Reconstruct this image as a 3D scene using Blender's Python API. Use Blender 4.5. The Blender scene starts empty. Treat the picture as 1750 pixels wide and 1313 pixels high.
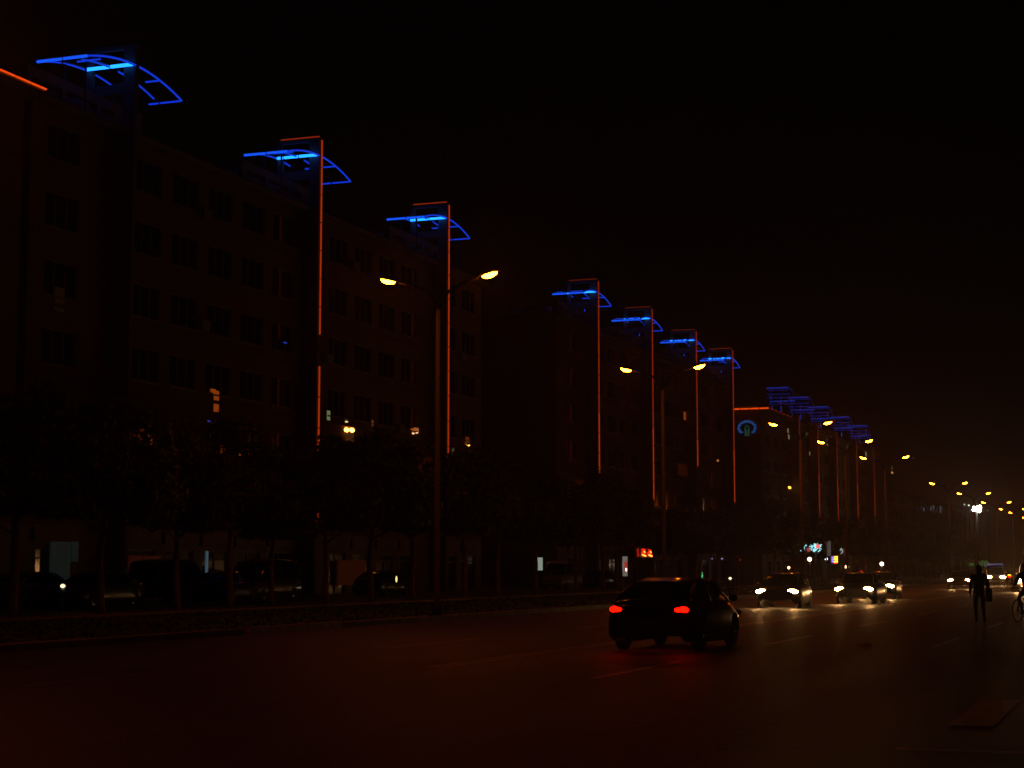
import bpy, math, random
from mathutils import Vector, Matrix, Euler
random.seed(7)
R = math.radians
sc = bpy.context.scene
col = sc.collection

# ------------------------------------------------------------------ camera, world, exposure
FOC = 2950.0
PITCH = math.atan(314/FOC)
YAW = math.atan(1105*math.cos(PITCH)/FOC)
cam = bpy.data.cameras.new('camera')
camo = bpy.data.objects.new('camera', cam)
col.objects.link(camo)
cam.sensor_width = 36.0
cam.lens = 36.0*FOC/1750
cam.clip_end = 3000
cam.clip_start = 0.1
camo.location = (0, 0, 1.6)
camo.rotation_euler = (R(90)+PITCH, 0, YAW)
sc.camera = camo

w = bpy.data.worlds.new('World')
sc.world = w
w.use_nodes = True
bg = w.node_tree.nodes['Background']
bg.inputs['Color'].default_value = (1.0, 0.55, 0.35, 1)
bg.inputs['Strength'].default_value = 0.00045
sc.view_settings.view_transform = 'Standard'
sc.view_settings.look = 'None'
sc.view_settings.gamma = 1
sc.view_settings.exposure = 0
try:
    sc.cycles.use_denoising = True
    sc.cycles.sample_clamp_indirect = 1.5
    sc.cycles.max_bounces = 5
except Exception:
    pass

# photograph pixel -> world helpers (used to measure where things stand)
_F = (-math.sin(YAW)*math.cos(PITCH), math.cos(YAW)*math.cos(PITCH), math.sin(PITCH))
_R = (math.cos(YAW), math.sin(YAW), 0)
_U = (math.sin(YAW)*math.sin(PITCH), -math.cos(YAW)*math.sin(PITCH), math.cos(PITCH))
def _d(x, y): return [_F[i]*FOC+_R[i]*(x-875)+_U[i]*(656.5-y) for i in range(3)]
def on_x(x, y, X):
    v = _d(x, y); t = X/v[0]; return (X, v[1]*t, v[2]*t+1.6)
def on_y(x, y, Y):
    v = _d(x, y); t = Y/v[1]; return (v[0]*t, Y, v[2]*t+1.6)
def on_z(x, y, Z=0):
    v = _d(x, y); t = (Z-1.6)/v[2]; return (v[0]*t, v[1]*t, Z)

# ------------------------------------------------------------------ materials
def mat(name, color, rough=0.8, metal=0.0, noise=0.0, scale=3.0, bump=0.0, spec=0.5, coat=0.0, color2=None, detail=5):
    m = bpy.data.materials.new(name); m.use_nodes = True
    nt = m.node_tree; b = nt.nodes['Principled BSDF']
    b.inputs['Base Color'].default_value = (*color, 1)
    b.inputs['Roughness'].default_value = rough
    b.inputs['Metallic'].default_value = metal
    b.inputs['Specular IOR Level'].default_value = spec
    b.inputs['Coat Weight'].default_value = coat
    if noise or bump or color2:
        tc = nt.nodes.new('ShaderNodeTexCoord')
        n = nt.nodes.new('ShaderNodeTexNoise'); n.inputs['Scale'].default_value = scale; n.inputs['Detail'].default_value = detail
        nt.links.new(tc.outputs['Object'], n.inputs['Vector'])
        if noise or color2:
            r = nt.nodes.new('ShaderNodeValToRGB')
            c2 = color2 or tuple(c*(1+noise) for c in color)
            c1 = color if color2 else tuple(c*(1-noise) for c in color)
            r.color_ramp.elements[0].color = (*c1, 1); r.color_ramp.elements[1].color = (*c2, 1)
            r.color_ramp.elements[0].position = .35; r.color_ramp.elements[1].position = .65
            nt.links.new(n.outputs['Fac'], r.inputs['Fac']); nt.links.new(r.outputs['Color'], b.inputs['Base Color'])
        if bump:
            bp = nt.nodes.new('ShaderNodeBump'); bp.inputs['Strength'].default_value = bump; bp.inputs['Distance'].default_value = .02
            n2 = nt.nodes.new('ShaderNodeTexNoise'); n2.inputs['Scale'].default_value = scale*8; n2.inputs['Detail'].default_value = 4
            nt.links.new(tc.outputs['Object'], n2.inputs['Vector'])
            nt.links.new(n2.outputs['Fac'], bp.inputs['Height']); nt.links.new(bp.outputs['Normal'], b.inputs['Normal'])
    return m
def emit(name, color, strength):
    m = bpy.data.materials.new(name); m.use_nodes = True
    b = m.node_tree.nodes['Principled BSDF']
    b.inputs['Base Color'].default_value = (.02, .02, .02, 1)
    b.inputs['Emission Color'].default_value = (*color, 1)
    b.inputs['Emission Strength'].default_value = strength
    return m

M = {}
# asphalt: worn lanes, patches, slightly polished
def asphalt():
    m = bpy.data.materials.new('asphalt'); m.use_nodes = True
    nt = m.node_tree; b = nt.nodes['Principled BSDF']
    tc = nt.nodes.new('ShaderNodeTexCoord')
    mp = nt.nodes.new('ShaderNodeMapping'); mp.inputs['Scale'].default_value = (1.0, .06, 1)
    nt.links.new(tc.outputs['Object'], mp.inputs['Vector'])
    n1 = nt.nodes.new('ShaderNodeTexNoise'); n1.inputs['Scale'].default_value = .9; n1.inputs['Detail'].default_value = 6
    nt.links.new(mp.outputs['Vector'], n1.inputs['Vector'])
    n2 = nt.nodes.new('ShaderNodeTexNoise'); n2.inputs['Scale'].default_value = 60; n2.inputs['Detail'].default_value = 3
    nt.links.new(tc.outputs['Object'], n2.inputs['Vector'])
    r = nt.nodes.new('ShaderNodeValToRGB')
    r.color_ramp.elements[0].color = (.026, .025, .024, 1); r.color_ramp.elements[1].color = (.075, .072, .068, 1)
    r.color_ramp.elements[0].position = .3; r.color_ramp.elements[1].position = .7
    mx = nt.nodes.new('ShaderNodeMath'); mx.operation = 'MULTIPLY_ADD'; mx.inputs[1].default_value = .3; 
    nt.links.new(n2.outputs['Fac'], mx.inputs[0]); 
    ad = nt.nodes.new('ShaderNodeMath'); ad.operation = 'MULTIPLY'; ad.inputs[1].default_value = .75
    nt.links.new(n1.outputs['Fac'], ad.inputs[0]); nt.links.new(ad.outputs[0], mx.inputs[2])
    nt.links.new(mx.outputs[0], r.inputs['Fac']); nt.links.new(r.outputs['Color'], b.inputs['Base Color'])
    rr = nt.nodes.new('ShaderNodeMapRange'); rr.inputs['To Min'].default_value = .42; rr.inputs['To Max'].default_value = .66
    nt.links.new(n1.outputs['Fac'], rr.inputs['Value']); nt.links.new(rr.outputs['Result'], b.inputs['Roughness'])
    vo = nt.nodes.new('ShaderNodeTexVoronoi'); vo.feature = 'DISTANCE_TO_EDGE'; vo.inputs['Scale'].default_value = .35
    wn = nt.nodes.new('ShaderNodeTexNoise'); wn.inputs['Scale'].default_value = 1.3; wn.inputs['Detail'].default_value = 6
    wv = nt.nodes.new('ShaderNodeVectorMath'); wv.operation = 'MULTIPLY_ADD'; wv.inputs[1].default_value = (1.4, 1.4, 0)
    nt.links.new(tc.outputs['Object'], wn.inputs['Vector']); nt.links.new(wn.outputs['Color'], wv.inputs[0]); nt.links.new(tc.outputs['Object'], wv.inputs[2]); nt.links.new(wv.outputs[0], vo.inputs['Vector'])
    ck = nt.nodes.new('ShaderNodeMapRange'); ck.inputs['From Max'].default_value = .012; ck.inputs['To Min'].default_value = .35; ck.inputs['To Max'].default_value = 1
    nt.links.new(vo.outputs['Distance'], ck.inputs['Value'])
    mxc = nt.nodes.new('ShaderNodeVectorMath'); mxc.operation = 'SCALE'
    nt.links.new(r.outputs['Color'], mxc.inputs[0]); nt.links.new(ck.outputs['Result'], mxc.inputs['Scale']); nt.links.new(mxc.outputs[0], b.inputs['Base Color'])
    bp = nt.nodes.new('ShaderNodeBump'); bp.inputs['Strength'].default_value = .6; bp.inputs['Distance'].default_value = .015
    nt.links.new(n2.outputs['Fac'], bp.inputs['Height']); nt.links.new(bp.outputs['Normal'], b.inputs['Normal'])
    b.inputs['Specular IOR Level'].default_value = .4
    return m
M['asphalt'] = asphalt()
M['paint'] = mat('road_paint', (.19, .18, .165), .45, noise=.35, scale=4, detail=9)
M['soil'] = mat('ground', (.05, .04, .03), .95, noise=.3, scale=.5)
M['pave'] = mat('paving', (.16, .13, .11), .8, noise=.25, scale=.8, bump=.2)
M['kerb'] = mat('kerb_stone', (.2, .18, .16), .75, noise=.2, scale=2)
M['ykerb'] = mat('yellow_kerb', (.5, .3, .05), .6, noise=.25, scale=3)
M['grass'] = mat('grass', (.03, .07, .035), .9, noise=.4, scale=1.2)
M['plaster'] = mat('plaster', (.125, .085, .065), .85, noise=.12, scale=.35, bump=.1)
M['plaster2'] = mat('plaster_rose', (.13, .08, .062), .85, noise=.12, scale=.35, bump=.1)
M['stone'] = mat('ground_floor_cladding', (.11, .075, .06), .6, noise=.2, scale=.6)
M['concrete'] = mat('concrete', (.15, .14, .15), .85, noise=.15, scale=.7)
M['fin'] = mat('fin_wall', (.10, .085, .08), .8, noise=.12, scale=.7)
M['frame'] = mat('window_frame', (.14, .13, .125), .5)
M['glass'] = mat('dark_glass', (.006, .007, .008), .12, spec=.5)
M['steel'] = mat('painted_steel', (.022, .018, .015), .8, metal=.0, noise=.15, scale=5)
M['near_black'] = mat('near_black_steel', (.010, .009, .008), .9, spec=.1)  # near-black colour put in to hide lens spill on arms and heads
M['dark'] = mat('dark_metal', (.04, .04, .045), .5, metal=.3)
M['bark'] = mat('bark', (.16, .11, .075), .9, noise=.35, scale=9, bump=.4)
M['leafA'] = mat('leaf_dark', (.030, .045, .018), .8, noise=.4, scale=2.5)
M['leafB'] = mat('leaf_light', (.065, .085, .028), .7, noise=.4, scale=2.5)
M['rubber'] = mat('rubber', (.012, .012, .012), .8)
M['rim'] = mat('alloy', (.35, .35, .36), .35, metal=.8)
M['chrome'] = mat('chrome', (.5, .5, .5), .15, metal=1)
M['plate'] = mat('licence_plate', (.05, .09, .3), .5)
M['lensoff'] = mat('clear_lens', (.35, .35, .35), .15)
M['redoff'] = mat('red_lens', (.3, .01, .01), .2)
PAINT = {k: mat('car_paint_'+k, c, .28, metal=.2, coat=.6) for k, c in dict(
    black=(.012, .012, .014), silver=(.28, .28, .29), grey=(.08, .08, .085), blue=(.02, .035, .10),
    white=(.5, .5, .48), maroon=(.09, .015, .015), green=(.02, .08, .04)).items()}
# lamps and neon
M['lamp'] = emit('sodium_lamp', (1.0, .16, .004), 150)
M['blue_hot'] = emit('blue_neon_bright', (.01, .22, 1.0), 2.9)
M['blue_mid'] = emit('blue_neon', (.008, .10, 1.0), .9)
M['blue'] = emit('blue_neon_dim', (.006, .055, 1.0), .62)
M['blue_faint'] = emit('blue_neon_faint', (.03, .06, 1.0), .10)
M['orange'] = emit('orange_neon', (1.0, .08, .008), .31)
M['orange_dim'] = emit('orange_neon_dim', (1.0, .075, .01), .20)
M['orange_faint'] = emit('orange_neon_faint', (1.0, .09, .015), .085)
M['orange_roof'] = emit('orange_neon_roofline', (1.0, .075, .004), .8)
M['head'] = emit('headlight_lit', (1.0, .5, .17), 150)
M['fog'] = emit('fog_lamp_lit', (1.0, .5, .18), 60)
M['tail'] = emit('tail_light_lit', (1.0, .0012, .0002), 15)
M['amber'] = emit('indicator_lit', (1.0, .33, .01), 6)
M['flood'] = emit('floodlight', (1.0, .95, .8), 60)
M['emblem'] = emit('emblem_blue', (.05, .24, .85), .17)
M['emblem_g'] = emit('emblem_green', (.05, .36, .26), .12)

# ------------------------------------------------------------------ mesh builder
class MB:
    def __init__(s): s.v = []; s.f = []; s.mi = []; s.m = 0; s.smooth = []
    def quad(s, *p, sm=False):
        n = len(s.v); s.v += [tuple(q) for q in p]; s.f.append(tuple(range(n, n+len(p)))); s.mi.append(s.m); s.smooth.append(sm)
    def box(s, x0, x1, y0, y1, z0, z1):
        P = [(x, y, z) for x in (x0, x1) for y in (y0, y1) for z in (z0, z1)]
        n = len(s.v); s.v += P
        for f in ((0, 1, 3, 2), (4, 6, 7, 5), (0, 4, 5, 1), (2, 3, 7, 6), (0, 2, 6, 4), (1, 5, 7, 3)):
            s.f.append(tuple(n+i for i in f)); s.mi.append(s.m); s.smooth.append(False)
        return s
    def tube(s, pts, r, seg=8, cap=True):
        pts = [Vector(p) for p in pts]; rs = r if isinstance(r, (list, tuple)) else [r]*len(pts)
        rings = []
        for i, p in enumerate(pts):
            a = pts[max(i-1, 0)]; b = pts[min(i+1, len(pts)-1)]; t = (b-a).normalized()
            u = t.cross(Vector((0, 0, 1)) if abs(t.z) < .9 else Vector((1, 0, 0))).normalized(); w_ = t.cross(u)
            n = len(s.v); rings.append(n)
            for k in range(seg):
                an = 2*math.pi*k/seg; s.v.append(tuple(p+(u*math.cos(an)+w_*math.sin(an))*rs[i]))
        for a, b in zip(rings, rings[1:]):
            for k in range(seg):
                s.f.append((a+k, a+(k+1) % seg, b+(k+1) % seg, b+k)); s.mi.append(s.m); s.smooth.append(True)
        if cap:
            s.f.append(tuple(rings[0]+k for k in reversed(range(seg)))); s.f.append(tuple(rings[-1]+k for k in range(seg)))
            s.mi += [s.m]*2; s.smooth += [False]*2
        return s
    def loft(s, secs, closed=False, sm=True, cap=True):
        base = []
        for q in secs:
            base.append(len(s.v)); s.v += [tuple(p) for p in q]
        n = len(secs[0])
        for a, b in zip(base, base[1:]):
            for k in range(n if closed else n-1):
                s.f.append((a+k, a+(k+1) % n, b+(k+1) % n, b+k)); s.mi.append(s.m); s.smooth.append(sm)
        if cap:
            s.f.append(tuple(base[0]+k for k in reversed(range(n)))); s.f.append(tuple(base[-1]+k for k in range(n)))
            s.mi += [s.m]*2; s.smooth += [False]*2
        return s
    def ellipsoid(s, c, r, seg=12, rings=8, z0=-1, z1=1, rot=None):
        secs = []
        for i in range(rings+1):
            t = math.asin(z0)+(math.asin(z1)-math.asin(z0))*i/rings
            q = []
            for k in range(seg):
                a = 2*math.pi*k/seg
                p = Vector((max(math.cos(t), .01)*math.cos(a)*r[0], max(math.cos(t), .01)*math.sin(a)*r[1], math.sin(t)*r[2]))
                if rot: p = rot @ p
                q.append(p+Vector(c))
            secs.append(q)
        return s.loft(secs, closed=True)
    def data(s, name, mats):
        me = bpy.data.meshes.new(name); me.from_pydata(s.v, [], s.f)
        for m in (mats if isinstance(mats, list) else [mats]): me.materials.append(m)
        for p, i, sm in zip(me.polygons, s.mi, s.smooth): p.material_index = i; p.use_smooth = sm
        me.update(); return me
    def build(s, name, mats, parent=None, loc=None, rot=None):
        return put(s.data(name, mats), name, parent, loc, rot)
def put(me, name, parent=None, loc=None, rot=None):
    o = bpy.data.objects.new(name, me); col.objects.link(o)
    if parent: o.parent = parent
    if loc: o.location = loc
    if rot: o.rotation_euler = rot
    return o
def empty(name, loc=(0, 0, 0), rz=0):
    o = bpy.data.objects.new(name, None); col.objects.link(o); o.location = loc; o.rotation_euler = (0, 0, rz)
    o.empty_display_size = .2
    return o
def tag(o, label=None, cat=None, group=None, kind=None):
    if label: o['label'] = label
    if cat: o['category'] = cat
    if group: o['group'] = group
    if kind: o['kind'] = kind
    return o
def copy_tree(o, parent=None):
    c = o.copy(); col.objects.link(c)
    if parent: c.parent = parent
    for ch in list(o.children): copy_tree(ch, c)
    return c
ORD = ['first', 'second', 'third', 'fourth', 'fifth', 'sixth', 'seventh', 'eighth', 'ninth', 'tenth', 'eleventh', 'twelfth', 'thirteenth',
       'fourteenth', 'fifteenth', 'sixteenth', 'seventeenth', 'eighteenth', 'nineteenth', 'twentieth'] + ['twenty '+q for q in 'first second third fourth fifth sixth seventh eighth ninth'.split()] + ['thirtieth'] + ['thirty '+q for q in 'first second third fourth fifth sixth seventh eighth ninth'.split()]
def struct(o): o['kind'] = 'structure'; return o

# ------------------------------------------------------------------ ground, road, kerb
b = MB(); b.quad((-1500, -200, -.02), (1500, -200, -.02), (1500, 2800, -.02), (-1500, 2800, -.02)); struct(b.build('ground', M['soil']))
b = MB()
n = 60
for i in range(n):
    y0 = -30+i*20; b.quad((-20.6, y0, 0), (14, y0, 0), (14, y0+20, 0), (-20.6, y0+20, 0))
struct(b.build('road', M['asphalt']))
b = MB()
for i in range(900):
    y0 = -20+i*1.0
    if 37.2 < y0+.5 < 42.2 or y0 > 560: continue
    b.box(-20.75, -20.6, y0+.006, y0+.994, -.01, .14)
struct(b.build('kerb', M['kerb']))
b = MB()
for i in range(5): b.box(-20.76, -20.58, 37.2+i+.01, 37.2+i+.99, -.01, .17)
struct(b.build('kerb_yellow', M['ykerb']))
b = MB(); b.box(-21.35, -20.75, -20, 560, -.01, .12); b.box(-31.0, -30.75, -20, 560, -.01, .16); struct(b.build('kerb_strip', M['pave']))
b = MB(); b.quad((-60, -20, .05), (-31, -20, .05), (-31, 700, .05), (-60, 700, .05)); struct(b.build('pavement', M['pave']))
b = MB(); b.box(14.01, 14.2, -20, 560, -.01, .14); b.quad((14.2, -20, .12), (40, -20, .12), (40, 700, .12), (14.2, 700, .12)); struct(b.build('near_pavement', M['pave']))
# markings
b = MB()
def mark(pts): b.quad(*[(x, y, .004) for x, y in pts])
mark([(-2.08, 18.3), (-1.63, 18.3), (-1.63, 22.0), (-2.08, 22.0)])
for k in range(7):
    x = -1.18+.9*k; mark([(x, 18.3), (x+.45, 18.3), (x+.45, 22.0), (x, 22.0)])
mark([(-2.25, 15.72), (10.0, 15.72), (10.0, 15.92), (-2.25, 15.92)])
for k in range(20):
    y = 24.1+k*12; mark([(-7.82, y), (-7.68, y), (-7.68, y+5), (-7.82, y+5)])
for k in range(30): 
    y = 20+k*12; mark([(-14.6, y), (-14.48, y), (-14.48, y+5), (-14.6, y+5)])
mark([(-10.95, 26), (-10.82, 26), (-10.82, 460), (-10.95, 460)]); mark([(-11.2, 26), (-11.07, 26), (-11.07, 460), (-11.2, 460)])
for k in range(25):
    y = 36+k*12; mark([(-4.4, y), (-4.28, y), (-4.28, y+5), (-4.4, y+5)])
struct(b.build('road_markings', M['paint']))
# grass verge with tufts
b = MB()
for i in range(40):
    for j in range(6):
        x0 = -30.75+j*1.5667; y0 = 10+i*10
        b.quad((x0, y0, .08), (x0+1.5667, y0, .08), (x0+1.5667, y0+10, .08), (x0, y0+10, .08))
for i in range(9000):
    x = random.uniform(-30.6, -21.5); y = 15+random.random()**1.5*170; h = random.uniform(.03, .09); a = random.uniform(0, 6.28); dx, dy = math.cos(a)*.06, math.sin(a)*.06
    b.quad((x-dx, y-dy, .08), (x+dx, y+dy, .08), (x+dy*.8, y-dx*.8, .08+h))
tag(b.build('grass', M['grass']), kind='stuff')

# ------------------------------------------------------------------ apartment blocks
XF = -46.2      # facade plane
XN = -45.0      # front edge of the projecting fins
wm = MB()       # window frame, centred, facing +x
W2, H2 = 1.25, .82
for y0, y1, z0, z1 in ((-W2, W2, -H2, -H2+.07), (-W2, W2, H2-.07, H2), (-W2, -W2+.07, -H2+.07, H2-.07), (W2-.07, W2, -H2+.07, H2-.07), (-.45, -.39, -H2+.07, H2-.07), (.39, .45, -H2+.07, H2-.07)):
    wm.box(-.14, -.06, y0, y1, z0, z1)
wm.box(.0, .09, -W2-.1, W2+.1, -H2-.08, -H2)
WIN = wm.data('window', M['frame'])
g = MB(); g.quad((-.115, -W2+.07, -H2+.07), (-.115, W2-.07, -H2+.07), (-.115, W2-.07, H2-.07), (-.115, -W2+.07, H2-.07)); PANE = g.data('pane', M['glass'])
s_ = MB()
s_.box(-.16, -.08, -1.3, -1.2, 0.0, 2.5); s_.box(-.16, -.08, 1.2, 1.3, 0, 2.5); s_.box(-.16, -.08, -.04, .04, 0, 2.5); s_.box(-.16, -.08, -1.2, 1.2, 2.4, 2.5); s_.box(-.16, -.08, -1.2, 1.2, 2.0, 2.06)
SHOPF = s_.data('shop_front', M['frame'])
g = MB(); g.quad((-.12, -1.2, 0.02), (-.12, 1.2, 0.02), (-.12, 1.2, 2.4), (-.12, -1.2, 2.4)); SHOPG = g.data('shop_glass', M['glass'])
g = MB(); g.box(.003, .16, -1.6, 1.6, 2.75, 3.35); BOARD = g.data('sign_board', M['stone'])
g = MB(); g.box(.003, .34, -.4, .4, -.28, .28); 
for k in range(5): g.box(.34, .355, -.36, .36, -.22+k*.1, -.19+k*.1)
AC = g.data('air_conditioner', mat('ac_casing', (.15, .14, .13), .6))

def wall_grid(b, X, Y0, Y1, Z0, Z1, holes, depth=.16):
    ys = sorted({Y0, Y1, *[h[0] for h in holes], *[h[1] for h in holes]}); zs = sorted({Z0, Z1, *[h[2] for h in holes], *[h[3] for h in holes]})
    hs = {(round(h[0], 3), round(h[2], 3)): h for h in holes}
    for i in range(len(ys)-1):
        for j in range(len(zs)-1):
            if (round(ys[i], 3), round(zs[j], 3)) in hs: continue
            b.quad((X, ys[i], zs[j]), (X, ys[i+1], zs[j]), (X, ys[i+1], zs[j+1]), (X, ys[i], zs[j+1]))
    for y0, y1, z0, z1 in holes:
        d = X-depth
        b.quad((X, y0, z0), (X, y1, z0), (d, y1, z0), (d, y0, z0)); b.quad((X, y0, z1), (d, y0, z1), (d, y1, z1), (X, y1, z1))
        b.quad((X, y0, z0), (d, y0, z0), (d, y0, z1), (X, y0, z1)); b.quad((X, y1, z0), (X, y1, z1), (d, y1, z1), (d, y1, z0))
        b.quad((d, y0, z0), (d, y1, z0), (d, y1, z1), (d, y0, z1))

def seg_line(b, p0, p1, seg, gap, r, skip=lambda t: False, sides=6):
    p0 = Vector(p0); p1 = Vector(p1); L = (p1-p0).length; n = max(1, round(L/seg)); d = (p1-p0)/n; g = d.normalized()*gap/2
    for i in range(n):
        a = p0+d*i+g; c = p0+d*(i+1)-g
        if skip((a+c)/2): continue
        b.tube([a, c], r, sides)

def fin(parent, Y, ztop, zbase, mats, gap=None, depth=2.85, r=.052, dark_front=False):
    b = MB()
    b.box(XF+.003, XN-.1, Y-.16, Y+.16, 0, 22.9 if ztop > 24 else ztop-.12)
    if ztop > 24:
        b.box(XN-.75, XN-.1, Y-.16, Y+.16, 22.9, ztop-.1); b.box(XN-depth, XN-depth+.28, Y-.14, Y+.14, 22.9, ztop-.1)
        b.box(XN-depth+.28, XN-.75, Y-.13, Y+.13, ztop-.3, ztop-.103); b.box(XN-depth+.28, XN-.75, Y-.13, Y+.13, 24.25, 24.75)
        b.box(XN-depth-.1, XF, Y-.155, Y+.155, 22.3, 22.9)
    f = b.build('fin_wall', M['fin'], parent)
    t = MB(); seg_line(t, (XN, Y, zbase), (XN, Y, 15), 1.74, .06, r, gap or (lambda p: False))
    if zbase < 15 and not dark_front and len(t.f): t.build('neon_tube', mats[0], f)
    t = MB(); seg_line(t, (XN, Y, 15), (XN, Y, ztop-.2), 1.74, .06, r*.95, gap or (lambda p: False))
    if len(t.f) and not dark_front: t.build('neon_tube', mats[1], f)
    if ztop > 24 and not dark_front:
        t = MB(); seg_line(t, (XN-.15, Y, ztop), (XN-depth+.1, Y, ztop), 1.3, .05, r*.8); t.build('neon_tube', mats[2], f)
        t = MB(); seg_line(t, (XN-depth, Y, ztop-.2), (XN-depth, Y, ztop-.9), 1, .05, r*.7)
        seg_line(t, (XN-depth, Y, ztop-1.4), (XN-depth, Y, ztop-2.3), 1, .05, r*.7); t.build('neon_tube', mats[2], f)
    return f

def canopy(parent, Y, half=4.1, zc=25.58, ze=24.92, width=2.85, lit=True, q=0):
    """arched grid of steel and neon tubes crossing the fin"""
    def Z(t): return zc-(zc-ze)*t*t
    x0, x1 = XN-.12, XN-width
    b = MB()
    for x in (x0, (x0+x1)/2, x1):
        b.tube([(x, Y+half*t/10, Z(t/10)+.09) for t in range(-10, 11)], .035, 6)
    for t in (-1, -.5, 0, .5, 1): b.tube([(x0, Y+half*t, Z(t)+.09), (x1, Y+half*t, Z(t)+.09)], .035, 6)
    for yy in (-2.2, 2.0):
        b.tube([(x1+.2, Y+yy, Z(yy/half)-.07), (x1+.2, Y+yy, 22.9)], .05, 6)
        b.tube([((x0+x1)/2, Y+yy, Z(yy/half)-.07), ((x0+x1)/2, Y+yy, 22.9)], .05, 6)
    c = b.build('roof_canopy', M['dark'], parent)
    def bars(t, m, r, segs):
        k = MB()
        for a, e in segs: yy = -.32 if t == 0 else half*t; k.tube([(x0+(x1-x0)*a, Y+yy, Z(t)), (x0+(x1-x0)*e, Y+yy, Z(t))], r, 6)
        k.build('neon_tube', m, c)
    bars(-1, M['blue_mid'] , .07, ((0.0, .47), (.51, 1.0)))
    bars(-.5, M['blue'], .045, ((.25, .72),))
    bars(0, M['blue_hot'], .085, ((.02, .44), (.48, .8), (.84, .97)) if q else ((.02, .46), (.5, .97)))
    bars(.5, M['blue'], .045, ((.0, .3), (.45, .75)) if q != 3 else ((.0, .25),))
    bars(1, M['blue'], .045, ((0, .46), (.5, .7)) if q < 2 else ((0, .5),))
    def arc(x, m, r, segs):
        k = MB()
        for a, e in segs:
            n = 6; k.tube([(x, Y+half*(a+(e-a)*i/n), Z(a+(e-a)*i/n)) for i in range(n+1)], r, 6)
        k.build('neon_tube', m, c)
    arc(x0, M['blue'], .05, ((-1, -.03), (.05, .27), (.29, .58), (.6, .8), (.82, 1.0)))
    arc((x0+x1)/2, M['blue'], .042, ((-.62, -.05), (.12, .42), (.5, .9)) if q < 1 else ((-.62, -.05), (.15, .4), (.55, .64)))
    arc(x1, M['blue'], .042, ((-1, -.55), (-.5, -.05), (.15, .5), (.6, .8)) if q < 1 else ((-.9, -.4), (-.35, -.05), (.1, .35)))
    if q in (2, 3):
        k = MB(); k.tube([((x0+x1)/2-.1, Y+1.0, 24.3), ((x0+x1)/2-.3, Y+1.0, 23.2)], .04, 6); k.build('neon_tube', M['blue'], c)
    return c

def pergola(parent, Y, X1=-47.2):
    """rooftop frame of beams and openings behind each fin, lit by the canopy tubes above it"""
    b = MB()
    y0, y1, z0, z1 = Y-6.6, Y+2.6, 22.75, 24.0
    b.box(-46.9, -46.5, y0, y1, 23.55, z1); b.box(-51.0, -50.7, y0, y1, z0, z1)
    for y in (y0, y0+2.6, Y-1.2, Y+.3, y1-.35): b.box(-46.9, -46.5, y, y+.35, z0, 23.55)
    for y in (y0, y1-.3): b.box(-50.7, -46.9, y, y+.3, 23.55, z1-.003)
    b.box(-46.85, -46.55, y0, Y+.3, z0, z0+.5)
    b.box(-49.2, -47.4, Y-1.9, Y-.2, z0, 24.35)
    b.box(-49.6, -47.9, Y-6.0, Y-4.2, z0, 24.1)
    return b.build('roof_frame', M['concrete'], parent)

def block(name, Y0, Y1, zr, nf, bay, label, wallm, fins=(), win_rows=None, depth=13, fh=3.12, panes=True, acs=0):
    root = empty(name, (0, 0, 0)); tag(root, label, 'building')
    n = int((Y1-Y0-1.0)//bay); off = (Y1-Y0-n*bay)/2
    holes = []; cs = []
    for f in range(nf):
        zc = 3.9+fh*f+1.35
        for i in range(n):
            yc = Y0+off+bay*(i+.5)
            if any(abs(yc-fy) < 1.45 for fy in fins): continue
            holes.append((round(yc-W2, 3), round(yc+W2, 3), round(zc-H2, 3), round(zc+H2, 3))); cs.append((yc, zc))
    sh = []
    for i in range(n):
        yc = Y0+off+bay*(i+.5)
        if any(abs(yc-fy) < 1.6 for fy in fins): continue
        sh.append(yc)
    b = MB()
    wall_grid(b, XF, Y0, Y1, 3.5, zr, holes)
    X = XF-depth
    b.quad((XF, Y0, 0), (XF, Y0, zr), (X, Y0, zr), (X, Y0, 0)); b.quad((XF, Y1, 0), (X, Y1, 0), (X, Y1, zr), (XF, Y1, zr)); b.quad((X, Y0, 0), (X, Y0, zr), (X, Y1, zr), (X, Y1, 0))
    for f in range(nf):     # string courses between fins and slightly projecting spandrels
        z = 3.9+fh*f+.12; ys = [Y0]+list(fins)+[Y1]
        for a, c in zip(ys, ys[1:]): b.box(XF+.002, XF+.1, a+.2, c-.2, z-.09, z+.09)
    b.build('wall', wallm, root)
    b = MB(); wall_grid(b, XF+.02, Y0, Y1, 0, 3.498, [(round(y-1.3, 3), round(y+1.3, 3), 0.0, 2.5) for y in sh], .25); b.build('ground_floor_wall', M['stone'], root)
    b = MB(); ys = [Y0]+list(fins)+[Y1]
    for a, c in zip(ys, ys[1:]): b.box(XF-.3, XF+.55, a+.2 if a != Y0 else a-.2, c-.2 if c != Y1 else c+.2, zr, zr+.28)
    b.quad((XF, Y0, zr+.01), (XF, Y1, zr+.01), (X, Y1, zr+.01), (X, Y0, zr+.01)); b.box(X, XF-.3, Y0-.2, Y0+.1, zr+.012, zr+.5)
    b.build('cornice', M['concrete'], root)
    wins = []
    for yc, zc in cs:
        o = put(WIN, 'window', root, (XF, yc, zc)); wins.append(o)
        if panes: put(PANE, 'pane', o)
    for y in sh:
        o = put(SHOPF, 'shop_front', root, (XF+.02, y, 0)); put(SHOPG, 'shop_glass', o); put(BOARD, 'sign_board', root, (XF+.02, y, 0))
    for k in range(acs):
        yc, zc = random.choice(cs); put(AC, 'air_conditioner', root, (XF, yc+random.choice((-1, 1))*bay*.47, zc-random.uniform(.5, 1.2)))
    return root, wins

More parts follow.
